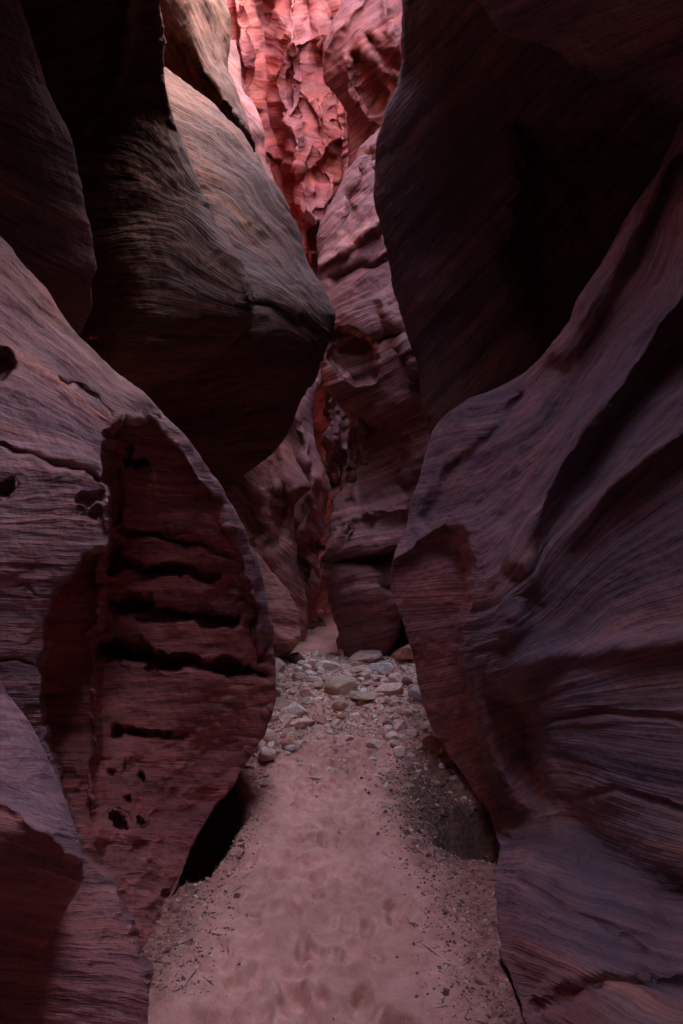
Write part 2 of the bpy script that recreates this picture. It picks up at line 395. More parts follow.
# --- right: the great near wall
R_rows = right([
 (20, [(735, 3.25), (745, 3.15), (780, 3.05), (830, 2.9), (900, 2.7)]),
 (100, [(690, 3.3), (704, 3.2), (740, 3.05), (800, 2.85), (890, 2.6)]),
 (150, [(667, 3.35), (682, 3.2), (720, 3.0), (790, 2.75), (880, 2.5)]),
 (200, [(640, 3.4), (656, 3.22), (700, 2.95), (780, 2.7), (870, 2.4)]),
 (250, [(610, 3.48), (628, 3.28), (680, 2.92), (760, 2.6), (860, 2.3)]),
 (300, [(580, 3.58), (600, 3.35), (660, 2.90), (750, 2.59), (860, 2.31)]),
 (340, [(556, 3.75), (580, 3.45), (650, 2.88), (740, 2.65), (860, 2.36)]),
 (372, [(528, 3.95), (560, 3.55), (640, 2.84), (740, 2.66), (860, 2.39)]),
 (402, [(470, 4.30), (520, 3.75), (620, 2.82), (730, 2.61), (860, 2.34)]),
 (430, [(432, 4.45), (480, 3.95), (600, 2.82), (720, 2.56), (850, 2.29)]),
 (470, [(420, 4.40), (455, 4.00), (570, 2.85), (700, 2.51), (850, 2.24)]),
 (510, [(411, 4.35), (440, 4.00), (550, 2.85), (690, 2.46), (850, 2.19)]),
 (545, [(399, 4.30), (425, 3.98), (540, 2.83), (690, 2.41), (850, 2.14)]),
 (565, [(392, 4.28), (415, 4.00), (535, 2.80), (690, 2.38), (850, 2.09)]),
 (582, [(391, 4.25), (412, 4.00), (530, 2.78), (690, 2.36), (850, 2.09)]),
 (610, [(399, 4.20), (418, 4.00), (528, 2.75), (690, 2.33), (850, 2.04)]),
 (645, [(410, 4.12), (428, 3.94), (528, 2.68), (690, 2.28), (850, 2.04)]),
 (685, [(418, 4.05), (438, 3.85), (528, 2.60), (690, 2.24), (850, 1.99)]),
 (715, [(428, 3.98), (447, 3.75), (528, 2.57), (690, 2.19), (850, 1.94)]),
 (750, [(447, 3.85), (463, 3.60), (530, 2.54), (690, 2.14), (850, 1.89)]),
 (785, [(473, 3.68), (486, 3.40), (540, 2.50), (690, 2.08), (850, 1.84)]),
 (812, [(492, 3.40), (502, 3.15), (545, 2.48), (690, 2.06), (850, 1.84)]),
 (840, [(497, 2.89), (508, 2.74), (550, 2.39), (690, 2.00), (850, 1.77)]),
 (872, [(490, 2.60), (502, 2.50), (550, 2.26), (690, 1.93), (850, 1.69)]),
 (910, [(491, 2.33), (504, 2.24), (560, 2.03), (690, 1.87), (850, 1.69)]),
 (950, [(497, 2.08), (512, 2.00), (570, 1.83), (690, 1.77), (850, 1.58)]),
 (990, [(511, 1.88), (527, 1.81), (590, 1.66), (700, 1.60), (850, 1.42)]),
 (1024, [(526, 1.73), (543, 1.66), (610, 1.53), (710, 1.46), (850, 1.27)]),
 (1080, [(550, 1.63), (568, 1.58), (630, 1.43), (720, 1.30), (850, 1.15)]),
 (1150, [(560, 1.58), (578, 1.51), (640, 1.38), (730, 1.25), (850, 1.10)]),
], dx=24, dY=.4)
R_bed = [(683,100,300),(620,230,303),(560,330,308),(500,390,315),(440,420,340),(683,200,400),(620,330,402),(560,430,405),(480,510,412),(415,555,440),
 (683,330,470),(600,430,475),(540,520,480),(490,600,500),(683,450,560),(600,530,565),(520,620,575),(683,560,640),(600,600,642),(520,660,650),
 (683,680,722),(600,690,720),(540,705,720),(540,750,790),(683,790,800),(600,765,795),(500,880,900),(560,915,905),(640,955,915),(520,1000,1010),(683,1080,1010),
 (430,600,490),(455,640,575),(430,700,670),(480,780,775),(450,560,455),(480,560,450)]
R_feats = [
 ('set', [(388,585),(400,560),(420,543),(443,533),(457,528),(466,533),(469,545),(467,575),(461,620),(462,680),(475,730),(494,790),(502,835),(480,840),(380,700),(380,600)],
   [(395,585,4.27),(430,562,4.08),(465,545,3.86),(405,640,4.14),(455,640,3.78),(425,710,3.99),(465,700,3.62),(450,750,3.84),(490,800,3.42),(500,830,3.15)], 11, .55),
 ('set', [(474,700),(484,684),(505,690),(528,702),(536,730),(538,770),(545,800),(525,812),(505,800),(492,775),(480,735)],
   [(480,700,3.05),(530,720,2.92),(500,760,2.95),(535,790,2.7),(510,800,2.75)], 26, .6),
 ('line', [(683,170),(620,300),(570,390),(530,450),(505,520)], 12, .11),
 ('line', [(683,135),(640,215),(600,290),(560,350)], 15, -.12),
 ('line', [(683,290),(630,370),(580,430),(545,490),(520,560)], 14, -.15),
 ('line', [(690,330),(640,400),(600,450),(560,520),(530,600)], 18, .12),
 ('line', [(520,400),(490,440),(455,470),(425,520)], 7, .09),
 ('line', [(683,430),(610,480),(560,540),(510,620),(480,660)], 16, -.14),
 ('line', [(540,690),(545,740),(560,800),(600,850),(683,900)], 26, .09),
 ('line', [(470,690),(500,668),(560,655),(683,640)], 10, -.05),
 ('line', [(540,722),(600,712),(683,720)], 3, .025), ('line', [(560,800),(620,790),(683,812)], 3, .02),
 ('line', [(500,870),(560,905),(640,950)], 5, .02), ('bounce_red', [(490,900),(540,930),(600,990),(640,1100),(520,1100),(500,1000)], .6, 50), ('line', [(540,1010),(600,985),(683,990)], 12, .06),
]
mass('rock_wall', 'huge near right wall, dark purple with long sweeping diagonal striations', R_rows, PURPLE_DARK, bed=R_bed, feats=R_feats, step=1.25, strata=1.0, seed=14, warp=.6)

# --- upper right: black overhang
T_rows = right([
 (-500, [(330, 2.7), (360, 2.6), (450, 2.3), (600, 1.9), (760, 1.6)]),
 (-300, [(385, 3.2), (405, 3.05), (490, 2.7), (620, 2.3), (760, 1.9)]),
 (-160, [(415, 3.6), (435, 3.4), (510, 3.0), (620, 2.6), (760, 2.2)]),
 (-60, [(410, 3.95), (428, 3.75), (510, 3.35), (620, 2.9), (760, 2.5)]),
 (0, [(405, 4.2), (421, 4.0), (500, 3.62), (620, 3.2), (760, 2.8)]),
 (45, [(404, 4.38), (420, 4.2), (500, 3.85), (620, 3.48), (760, 3.05)]),
 (82, [(400, 4.55), (416, 4.37), (500, 4.07), (620, 3.75), (760, 3.3)]),
 (115, [(386, 4.68), (402, 4.5), (500, 4.25), (620, 3.98), (760, 3.5)]),
 (150, [(375, 4.8), (391, 4.62), (500, 4.42), (620, 4.2), (760, 3.8)]),
 (195, [(375, 4.95), (391, 4.78), (500, 4.62), (620, 4.45), (760, 4.1)]),
 (250, [(385, 5.1), (401, 4.95), (500, 4.85), (620, 4.7), (760, 4.4)]),
 (300, [(395, 5.25), (411, 5.1), (500, 5.03), (620, 4.9), (760, 4.6)]),
 (345, [(411, 5.4), (426, 5.25), (510, 5.2), (620, 5.05), (760, 4.8)]),
 (385, [(422, 5.5), (436, 5.38), (520, 5.3), (620, 5.2), (760, 5.0)]),
 (440, [(427, 5.6), (440, 5.48), (520, 5.4), (620, 5.3), (760, 5.1)]),
 (520, [(425, 5.7), (440, 5.6), (520, 5.5), (620, 5.4), (760, 5.2)]),
], dx=24, dY=.5)
mass('rock_overhang', 'nearly black overhanging rock filling the top right, leaning over the passage', T_rows, SHADE_DARK, bed=-1.1, step=1.8, strata=.6, seed=31, cat='rock overhang',
 feats=[('set', [(525,130),(560,150),(600,150),(650,170),(690,200),(690,340),(600,380),(550,360),(530,320),(518,250),(528,190)], [(540,160,4.75),(680,200,4.7),(600,350,5.3),(530,330,5.3),(600,250,5.1)], 40, .5)])
mass('rock_ledge', 'dark bluish striated roof rock jutting in at the top right corner', [
 (-200, [(470,3.4),(480,3.2),(490, 3.0), (540, 2.75), (620, 2.4), (720, 2.1), (840, 1.8)]),
 (-60, [(455,3.7),(462,3.5),(472, 3.3), (540, 3.0), (620, 2.7), (720, 2.4), (840, 2.1)]),
 (0, [(470,3.9),(478,3.7),(490, 3.5), (550, 3.2), (630, 2.9), (720, 2.6), (840, 2.3)]),
 (50, [(490,4.2),(505,4.0),(520, 3.75,-8), (580, 3.45), (640, 3.15), (720, 2.85), (840, 2.5)]),
 (80, [(520,4.5),(535,4.3),(545, 4.05,-22), (590, 3.75,-5), (650, 3.4,4), (720, 3.1,22), (840, 2.7,40)]),
 (95, [(560,4.8),(565,4.7),(570, 4.5,-25), (600, 4.2,-8), (660, 3.8,8), (730, 3.5,30), (840, 3.1,50)]),
], PURPLE_DARK, bed=-.45, step=1.8, strata=.8, seed=37, cat='rock overhang')

# --- upper left: dark hanging fin and the mass behind it
mass('rock_fin', 'thin edged dark fin hanging down at the far left above the crest', left([
 (-420, [(190, 2.2), (140, 2.0), (-40, 1.8), (-220, 1.6)]),  # unseen top, leaned over the passage to block light
 (-200, [(70, 2.5), (40, 2.35), (-80, 2.1), (-220, 1.9)]),
 (-60, [(18, 2.78), (0, 2.62), (-80, 2.35), (-200, 2.1)]),
 (0, [(20, 2.9), (4, 2.76), (-60, 2.5), (-190, 2.2)]),
 (30, [(30, 2.95), (14, 2.8), (-60, 2.55), (-190, 2.2)]),
 (100, [(55, 3.05), (40, 2.9), (-40, 2.65), (-190, 2.3)]),
 (140, [(72, 3.1), (56, 2.96), (-30, 2.7), (-190, 2.4)]),
 (195, [(82, 3.2), (66, 3.05), (-20, 2.8), (-190, 2.5)]),
 (250, [(95, 3.25), (79, 3.12), (-10, 2.9), (-190, 2.6)]),
 (268, [(98, 3.28), (82, 3.15), (-10, 2.93), (-190, 2.6)]),
 (285, [(93, 3.3), (77, 3.2), (-10, 2.96), (-190, 2.6)]),
 (300, [(94, 3.32), (76, 3.24), (-10, 3.0), (-190, 2.6)]),
 (330, [(80, 3.4), (64, 3.33), (-20, 3.1), (-190, 2.7)]),
 (380, [(40, 3.5), (20, 3.45), (-60, 3.2), (-200, 2.8)]),
], dx=-22, dY=.35), SHADE_DARK, bed=.5, step=1.8, strata=.4, seed=41, cat='rock fin')

B1_rows = left([
 (-420, [(310, 3.0), (290, 2.9), (180, 2.6), (20, 2.4), (-90, 2.2)]),  # unseen top leans out over the passage to keep light off the face
 (-260, [(240, 3.5), (220, 3.35), (130, 3.1), (20, 2.9), (-90, 2.7)]),
 (-120, [(172, 3.75), (150, 3.6), (100, 3.4), (20, 3.2), (-90, 3.0)]),
 (-40, [(160, 4.0), (138, 3.88), (95, 3.75), (20, 3.6), (-90, 3.3)]),
 (30, [(163, 4.3), (142, 4.2), (100, 4.1), (30, 3.95), (-90, 3.6)]),
 (88, [(165, 4.5), (146, 4.42), (105, 4.36), (30, 4.25), (-90, 3.9)]),
 (115, [(172, 4.6), (155, 4.5), (110, 4.45), (30, 4.4), (-90, 4.1)]),
 (155, [(187, 4.7), (171, 4.5), (120, 4.46), (30, 4.45), (-90, 4.2)]),
 (205, [(206, 4.66), (190, 4.44), (130, 4.42), (30, 4.6), (-90, 4.4)]),
 (245, [(229, 4.6), (212, 4.36), (140, 4.32), (40, 4.7), (-90, 4.5)]),
 (275, [(247, 4.55), (229, 4.3), (145, 4.25), (50, 4.75), (-90, 4.6)]),
 (302, [(257, 4.55), (238, 4.28), (150, 4.18), (60, 4.8), (-90, 4.7)]),
 (318, [(257, 4.6), (238, 4.32), (150, 4.18), (60, 4.8), (-90, 4.7)]),
 (335, [(249, 4.75), (230, 4.5), (150, 4.22), (60, 4.85), (-90, 4.7)]),
 (358, [(222, 4.95), (205, 4.75), (145, 4.35), (60, 4.9), (-90, 4.8)]),
 (378, [(182, 5.15), (168, 4.98), (130, 4.65), (60, 4.95), (-90, 4.8)]),
 (400, [(140, 5.4), (130, 5.3), (100, 5.1), (40, 5.0), (-90, 4.9)]),
], dx=-20, dY=.5)
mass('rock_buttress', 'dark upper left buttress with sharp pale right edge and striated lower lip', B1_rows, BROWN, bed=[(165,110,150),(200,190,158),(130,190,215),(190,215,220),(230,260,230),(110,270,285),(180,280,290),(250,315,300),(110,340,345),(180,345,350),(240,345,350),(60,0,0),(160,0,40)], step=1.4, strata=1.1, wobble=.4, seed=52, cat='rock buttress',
 feats=[('line', [(135,-20),(122,60),(105,100),(85,135)], 6, -.12), ('line', [(165,85),(185,145),(205,200),(230,245),(255,300)], 6, -.06)])

B2_rows = left([
 (20, [(120, 6.6), (110, 6.5), (90, 6.3), (60, 6.1), (20, 6.0)]),
 (60, [(160, 6.5), (150, 6.35), (120, 6.1), (80, 5.9), (20, 5.8)]),
 (80, [(186, 6.45), (172, 6.25), (140, 5.95), (90, 5.8), (20, 5.7)]),
 (100, [(212, 6.4), (196, 6.15), (155, 5.85), (100, 5.7), (20, 5.6)]),
 (130, [(240, 6.3), (222, 6.0), (175, 5.7), (110, 5.6), (20, 5.5)]),
 (165, [(262, 6.2), (243, 5.88), (190, 5.55), (120, 5.5), (20, 5.5)]),
 (215, [(288, 6.05), (268, 5.7), (205, 5.35), (130, 5.3), (20, 5.4)]),
 (265, [(311, 5.9), (290, 5.45), (222, 5.12), (140, 5.1), (20, 5.3)]),
 (295, [(329, 5.75), (306, 5.32), (232, 5.0), (145, 5.05), (20, 5.2)]),
 (315, [(335, 5.7), (313, 5.28), (238, 4.97), (150, 5.05), (20, 5.2)]),
 (335, [(333, 5.72), (312, 5.32), (238, 5.0), (150, 5.05), (20, 5.2)]),
 (355, [(327, 5.8), (307, 5.45), (236, 5.12), (150, 5.1), (20, 5.2)]),
 (378, [(315, 5.95), (296, 5.65), (230, 5.33), (150, 5.2), (20, 5.25)]),
 (405, [(300, 6.1), (284, 5.9), (222, 5.58), (150, 5.35), (20, 5.3)]),
 (432, [(286, 6.2), (270, 6.08), (218, 5.75), (150, 5.5), (20, 5.4)]),
 (460, [(262, 6.3), (248, 6.2), (208, 6.0), (150, 5.7), (20, 5.5)]),
 (482, [(238, 6.4), (228, 6.3), (200, 6.15), (150, 5.9), (20, 5.7)]),
 (500, [(218, 6.5), (210, 6.45), (190, 6.3), (150, 6.1), (20, 5.9)]),
], dx=-22, dY=.6)
B2_bed = [(168,85,100),(215,110,103),(250,150,106),(280,205,112),(190,160,200),(240,190,202),(280,240,206),(310,290,212),(200,240,275),(260,265,280),(300,300,284),(328,330,290),
 (200,310,330),(250,318,333),(300,330,336),(170,400,410),(240,400,420),(300,380,400),(230,460,470),(270,430,450),(100,0,20)]
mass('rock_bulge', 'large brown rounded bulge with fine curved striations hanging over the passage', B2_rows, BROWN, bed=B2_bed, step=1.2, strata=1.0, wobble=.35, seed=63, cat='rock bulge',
 feats=[('line', [(258,302),(292,318),(318,336)], 5, .05), ('line', [(200,430),(240,395),(275,350)], 12, .08), ('bounce_red', [(130,372),(200,372),(240,352),(262,335),(300,342),(330,352),(300,410),(235,500),(150,480)], .9, 12)])

# --- grey sliver and small fin, upper left behind the bulge
mass('rock_fin', 'pale grey sliver of rock slanting down behind the big brown bulge, top left of centre', left([
 (-120, [(222, 7.6), (214, 7.4), (190, 7.2), (150, 7.6), (100, 7.8)]),
 (-40, [(225, 7.5), (216, 7.3), (185, 7.15), (150, 7.6), (100, 7.8)]),
 (0, [(227, 7.5), (218, 7.25), (190, 7.1), (150, 7.5), (100, 7.8)]),
 (50, [(230, 7.45), (221, 7.15), (200, 7.0), (160, 7.5), (100, 7.8)]),
 (90, [(239, 7.4), (231, 7.1), (214, 6.95), (170, 7.5), (100, 7.8)]),
 (120, [(247, 7.4), (240, 7.1), (228, 6.98), (180, 7.5), (100, 7.8)]),
 (140, [(252, 7.4), (247, 7.15), (238, 7.0), (190, 7.5), (100, 7.8)]),
 (190, [(272, 7.5), (262, 7.2), (245, 7.1), (200, 7.5), (100, 7.8)]),
 (300, [(300, 7.8), (290, 7.6), (260, 7.5), (200, 7.6), (100, 7.8)]),
], dx=-14, dY=.6), BROWN, bed=1.9, step=1.2, strata=1.0, seed=71, cat='rock fin',
 feats=[('set', [(100,-140),(150,-140),(160,0),(176,28),(190,46),(205,75),(222,100),(238,122),(256,150),(200,160),(90,100)], [(120,0,9.8),(200,80,9.3),(160,40,9.8),(230,120,8.8),(170,120,9.6)], 4),
        ('line', [(204,10),(212,45),(224,80),(238,108)], 5, .03)])
mass('rock_fin', 'small lavender fin tucked between the grey sliver and the far red wall', left([
 (40, [(236, 9.4), (228, 9.2), (215, 9.1), (190, 9.0)]),
 (92, [(243, 9.3), (236, 9.1), (220, 9.0), (190, 9.0)]),
 (108, [(254, 9.2), (247, 9.0), (230, 8.95), (190, 9.0)]),
 (130, [(263, 9.1), (255, 8.9), (235, 8.85), (190, 9.0)]),
 (148, [(265, 9.2), (256, 9.0), (235, 9.0), (190, 9.0)]),
 (170, [(270, 9.2), (260, 9.0), (240, 9.0), (190, 9.0)]),
 (210, [(288, 9.2), (278, 9.0), (250, 9.0), (190, 9.0)]),
 (235, [(297, 9.2), (288, 9.0), (260, 9.0), (190, 9.0)]),
 (330, [(312, 9.3), (300, 9.1), (270, 9.0), (190, 9.0)]),
], dx=-10, dY=.6), MIDRED, bed=1.2, step=1.2, strata=.9, seed=73, cat='rock fin')

# --- far glowing wall
ff = [('flute', 36, 95, -.2, .38)]
for ln, w, d in [([(300,-80),(290,10),(298,60),(294,110),(303,170),(318,225)],7,-.7), ([(270,-80),(280,10),(287,45),(277,80),(283,115),(292,160),(302,215)],9,-.8),
                 ([(258,-60),(266,30),(262,75),(270,120),(278,170),(292,210)],12,1.1), ([(314,-80),(320,30),(322,60),(328,110),(336,150)],9,-.6),
                 ([(240,-60),(248,40),(252,80),(248,125)],10,-.7), ([(292,200),(308,214),(330,200),(342,172)],8,-.4), ([(286,150),(300,180),(322,176),(335,150)],7,.35)]:
    ff.append(('line', ln, w, d))
ff += [('push', [(298,215),(330,205),(338,235),(330,265),(300,262)], -.5, 14)]
mass('rock_wall', 'far upper canyon wall glowing bright red in sunlight, deeply fluted', left([
 (-200, [(470, 19), (400, 18), (345, 17.2), (290, 16.6), (235, 15.4), (180, 14), (100, 13)]),
 (-80, [(470, 18.5), (400, 17.4), (345, 16.6), (290, 16.0), (235, 14.8), (180, 13.6), (100, 13)]),
 (0, [(460, 18), (400, 16.8), (345, 16.0), (290, 15.2), (235, 14.0), (180, 13.2), (100, 13)]),
 (100, [(450, 17), (400, 15.8), (345, 15.2), (290, 14.2), (235, 13.4), (180, 13), (100, 13)]),
 (200, [(450, 16), (400, 15), (345, 14.3), (290, 13.6), (235, 13.2), (180, 13), (100, 13)]),
 (300, [(450, 15), (400, 14.4), (345, 13.8), (290, 13.3), (235, 13.2), (180, 13), (100, 13)]),
 (450, [(450, 15), (400, 14.6), (345, 14.2), (290, 13.8), (235, 13.2), (180, 13), (100, 13)]),
 (640, [(450, 15), (400, 14.6), (345, 14.2), (290, 13.8), (235, 13.2), (180, 13), (100, 13)]),
], dx=20, dY=1), FARRED, bed=.3, feats=ff, step=1.2, strata=.7, lump=2.2, seed=84, warp=1.0)

# --- hanging head rock, top right of centre
mass('hanging_rock', 'red rounded rock hanging over the gap at top, right of the glowing wall', right([
 (-160, [(400, 9.8), (415, 9.4), (440, 9.2), (520, 9.0)]),
 (-60, [(372, 9.4), (386, 9.1), (420, 8.9), (500, 8.7)]),
 (-10, [(348, 9.3), (362, 8.95), (400, 8.7), (480, 8.5)]),
 (25, [(330, 9.3), (345, 8.9), (390, 8.6), (470, 8.4)]),
 (48, [(322, 9.35), (338, 8.95), (385, 8.6), (470, 8.4)]),
 (66, [(321, 9.4), (337, 9.05), (385, 8.7), (470, 8.4)]),
 (88, [(327, 9.5), (342, 9.2), (385, 8.9), (470, 8.6)]),
 (110, [(337, 9.65), (350, 9.4), (388, 9.1), (470, 8.8)]),
 (140, [(344, 9.8), (357, 9.6), (390, 9.4), (470, 9.0)]),
 (190, [(352, 10.1), (363, 9.9), (395, 9.6), (470, 9.2)]),
 (260, [(360, 10.3), (370, 10.1), (400, 9.8), (470, 9.4)]),
], dx=16, dY=.8), CRIMSON, bed=-.8, step=1.2, strata=.9, lump=1.3, seed=87, cat='hanging rock',
 feats=[('line', [(322,50),(345,22),(362,0),(372,-20)], 6, -.12), ('line', [(360,60),(378,100)], 7, .22), ('line', [(372,40),(388,60),(403,64)], 5, .18), ('line', [(345,60),(352,95),(365,120)], 8, -.15), ('line', [(385,0),(395,45)], 6, -.15)])

# --- pillar right of centre
P_rows = [(py, bk(p[0][0], p[0][1], 14, .6)+list(p[:-1])+[p[-1], (p[-1][0]+(10 if py < 600 else -14), p[-1][1]+1.6)]) for py, p in [
 (60, [(412, 8.6), (418, 8.4), (430, 8.2), (450, 8.0), (470, 7.9)]),
 (92, [(397, 8.5), (404, 8.25), (420, 8.1), (440, 7.9), (465, 7.8)]),
 (125, [(381, 8.4), (390, 8.1), (412, 7.9), (435, 7.8), (460, 7.7)]),
 (152, [(363, 8.35), (374, 8.0), (400, 7.8), (430, 7.7), (460, 7.6)]),
 (182, [(345, 8.3), (359, 7.95), (390, 7.7), (425, 7.6), (455, 7.5)]),
 (215, [(328, 8.3), (346, 7.9), (382, 7.6), (420, 7.5), (455, 7.4)]),
 (238, [(319, 8.3), (340, 7.85), (378, 7.55), (420, 7.45), (455, 7.4)]),
 (265, [(319, 8.2), (342, 7.75), (380, 7.45), (420, 7.4), (455, 7.3)]),
 (300, [(316, 8.1), (340, 7.6), (378, 7.35), (420, 7.3), (455, 7.3)]),
 (340, [(317, 8.0), (338, 7.55), (374, 7.3), (420, 7.25), (455, 7.2)]),
 (373, [(320, 7.95), (338, 7.6), (372, 7.3), (420, 7.2), (455, 7.2)]),
 (400, [(330, 7.95), (345, 7.7), (375, 7.4), (418, 7.2), (455, 7.2)]),
 (424, [(349, 8.1), (358, 7.85), (380, 7.6), (415, 7.35), (455, 7.2)]),
 (456, [(345, 8.25), (354, 8.0), (378, 7.8), (412, 7.45), (455, 7.2)]),
 (490, [(338, 8.1), (349, 7.9), (374, 7.75), (410, 7.5), (455, 7.3)]),
 (518, [(330, 7.9), (343, 7.6), (372, 7.4), (410, 7.35), (455, 7.3)]),
 (549, [(327, 7.75), (341, 7.4), (370, 7.15), (410, 7.2), (450, 7.3)]),
 (560, [(328, 7.8), (342, 7.5), (370, 7.3), (410, 7.3), (440, 7.4)]),
 (592, [(330, 7.75), (343, 7.4), (368, 7.15), (395, 7.2), (425, 7.5)]),
 (612, [(334, 7.75), (346, 7.42), (368, 7.2), (390, 7.25), (405, 7.5)]),
 (640, [(339, 7.75), (349, 7.45), (366, 7.3), (383, 7.3), (395, 7.5)]),
 (664, [(344, 7.75), (352, 7.5), (364, 7.4), (378, 7.4), (386, 7.5)]),
 (700, [(348, 7.8), (354, 7.6), (364, 7.5), (376, 7.5), (382, 7.6)]),
]]
mass('rock_pillar', 'tall reddish pillar right of centre standing on a dark undercut block', P_rows, MIDRED, bed=[(320,260,260),(400,170,250),(340,330,330),(420,320,345),(340,400,400),(410,380,415),(340,520,520),(400,500,515),(330,600,600),(400,590,605),(340,660,660),(400,100,100)],
 step=1.1, strata=1.2, seed=91, cat='rock pillar',
 feats=[('line', [(328,560),(345,562),(375,563),(400,556)], 3.5, .22), ('push', [(368,558),(410,548),(412,600),(404,612),(392,596),(378,588)], .22, 7),
        ('line', [(330,545),(345,520),(370,508),(405,505)], 8, -.16), ('pit', 372,512,7,5,-.1), ('line', [(365,512),(371,506),(379,512)], 1.6, .06),
        ('push', [(362,420),(410,435),(405,490),(365,505),(352,470)], .28, 18), ('line', [(352,430),(350,500)], 4, .2),
        ('push', [(330,325),(352,330),(378,350),(375,378),(352,382),(332,360)], .30, 7), ('line', [(345,350),(375,345),(418,330)], 6, .18), ('line', [(322,265),(350,245),(378,222)], 5, -.18),
        ('line', [(335,280),(360,268),(390,262)], 5, .15), ('line', [(350,240),(352,200),(375,160)], 6, .2), ('line', [(380,300),(400,330),(418,372)], 6, -.15)])
mass('rock_wall', 'pale pink foot of wall glimpsed behind the undercut pillar base', [
 (560, [(366, 10.2), (372, 9.6), (380, 9.2), (400, 9.0), (430, 8.8), (470, 8.6)]),
 (620, [(366, 10.0), (372, 9.5), (380, 9.0), (400, 8.8), (430, 8.6), (470, 8.4)]),
 (660, [(366, 9.8), (372, 9.4), (380, 8.8), (400, 8.5), (430, 8.3), (470, 8.2)]),
 (700, [(366, 9.8), (372, 9.4), (380, 8.7), (400, 8.4), (430, 8.2), (470, 8.1)]),
], MIDRED, step=1.5, strata=.8, seed=95)

# --- left of the gap: stacked buttresses
mass('rock_buttress', 'pinkish sloping buttress whose rounded foot rests beside the rubble, left of the sand', left([
 (430, [(180, 7.4), (170, 7.2), (150, 7.0), (110, 6.8)]),
 (490, [(226, 7.35), (216, 7.1), (190, 6.8), (130, 6.5)]),
 (512, [(242, 7.3), (231, 7.0), (200, 6.7), (140, 6.4)]),
 (532, [(252, 7.3), (240, 7.0), (205, 6.7), (150, 6.4)]),
 (550, [(259, 7.3), (246, 7.0), (210, 6.65), (150, 6.4)]),
 (573, [(275, 7.3), (259, 6.95), (215, 6.6), (150, 6.3)]),
 (592, [(289, 7.3), (270, 6.9), (220, 6.55), (150, 6.3)]),
 (612, [(299, 7.28), (280, 6.85), (225, 6.5), (150, 6.3)]),
 (635, [(303, 7.28), (284, 6.82), (228, 6.45), (150, 6.3)]),
 (650, [(296, 7.3), (279, 6.95), (228, 6.5), (150, 6.3)]),
 (664, [(284, 7.35), (270, 7.1), (228, 6.6), (150, 6.3)]),
 (700, [(270, 7.5), (258, 7.3), (225, 6.8), (150, 6.3)]),
], dx=-14, dY=.5), PALEMID, bed=.12, step=1.1, strata=1.0, seed=101, cat='rock buttress',
 feats=[('line', [(225,492),(240,515),(252,545)], 5, -.12), ('line', [(232,488),(250,510),(266,540)], 4, .2), ('line', [(262,625),(285,640),(300,637)], 4, -.08)])
mass('rock_buttress', 'dark brown buttress with a small beak pointing right, behind the sloping pink one', left([
 (330, [(312, 9.1), (300, 8.9), (270, 8.7), (200, 8.5)]),
 (380, [(302, 9.1), (292, 8.9), (265, 8.7), (200, 8.5)]),
 (405, [(289, 9.1), (281, 8.85), (260, 8.6), (200, 8.5)]),
 (435, [(287, 9.1), (280, 8.85), (258, 8.55), (200, 8.4)]),
 (460, [(295, 9.1), (284, 8.8), (258, 8.5), (200, 8.3)]),
 (478, [(306, 9.05), (292, 8.75), (262, 8.45), (200, 8.3)]),
 (487, [(312, 9.05), (296, 8.8), (262, 8.45), (200, 8.3)]),
 (494, [(304, 9.1), (290, 8.9), (260, 8.5), (200, 8.3)]),
 (506, [(293, 9.2), (282, 8.95), (258, 8.6), (200, 8.3)]),
 (533, [(291, 9.2), (281, 8.95), (256, 8.6), (200, 8.3)]),
 (560, [(295, 9.2), (285, 8.95), (258, 8.6), (200, 8.3)]),
 (582, [(301, 9.2), (290, 8.95), (260, 8.6), (200, 8.3)]),
 (606, [(306, 9.2), (294, 9.0), (262, 8.6), (200, 8.3)]),
 (650, [(302, 9.4), (292, 9.1), (262, 8.7), (200, 8.3)]),
], dx=-12, dY=.5), PALEMID, bed=.8, step=1.1, strata=1.2, seed=107, cat='rock buttress',
 feats=[('line', [(262,430),(275,460),(285,500),(275,540)], 7, .25), ('line', [(270,462),(276,480),(272,500)], 3, -.16), ('line', [(240,470),(262,500),(272,560)], 6, -.15), ('line', [(282,500),(300,486),(312,484)], 4, -.1)])
mass('rock_buttress', 'tall narrow lavender buttress in the middle of the far gap', left([
 (320, [(335, 11.3), (327, 11.1), (310, 10.9), (270, 10.7)]),
 (372, [(325, 11.2), (317, 11.0), (300, 10.8), (260, 10.6)]),
 (395, [(318, 11.2), (311, 10.9), (297, 10.7), (260, 10.5)]),
 (420, [(313, 11.2), (306, 10.9), (294, 10.6), (260, 10.5)]),
 (445, [(317, 11.1), (309, 10.8), (296, 10.6), (260, 10.5)]),
 (475, [(326, 11.0), (315, 10.65), (298, 10.45), (260, 10.4)]),
 (500, [(328, 11.0), (317, 10.6), (299, 10.4), (260, 10.4)]),
 (530, [(329, 11.0), (318, 10.6), (300, 10.45), (260, 10.4)]),
 (548, [(322, 11.1), (313, 10.8), (298, 10.6), (260, 10.4)]),
 (570, [(321, 11.0), (312, 10.65), (298, 10.5), (260, 10.4)]),
 (592, [(320, 11.0), (311, 10.7), (298, 10.5), (260, 10.4)]),
 (602, [(312, 11.1), (305, 10.9), (296, 10.7), (260, 10.4)]),
 (640, [(308, 11.2), (302, 11.0), (294, 10.8), (260, 10.4)]),
], dx=-8, dY=.5), PALEMID, bed=1.3, step=1.0, strata=1.6, lump=1.3, seed=113, cat='rock buttress',
 feats=[('line', [(312,480),(308,510),(300,540)], 5, -.2), ('line', [(308,500),(302,525)], 3, .2), ('line', [(306,560),(318,575)], 3, .2), ('line', [(302,430),(306,460)], 4, -.2), ('pit', 310,575,6,8,-.2), ('line',[(300,545),(320,548)],3,.2)])
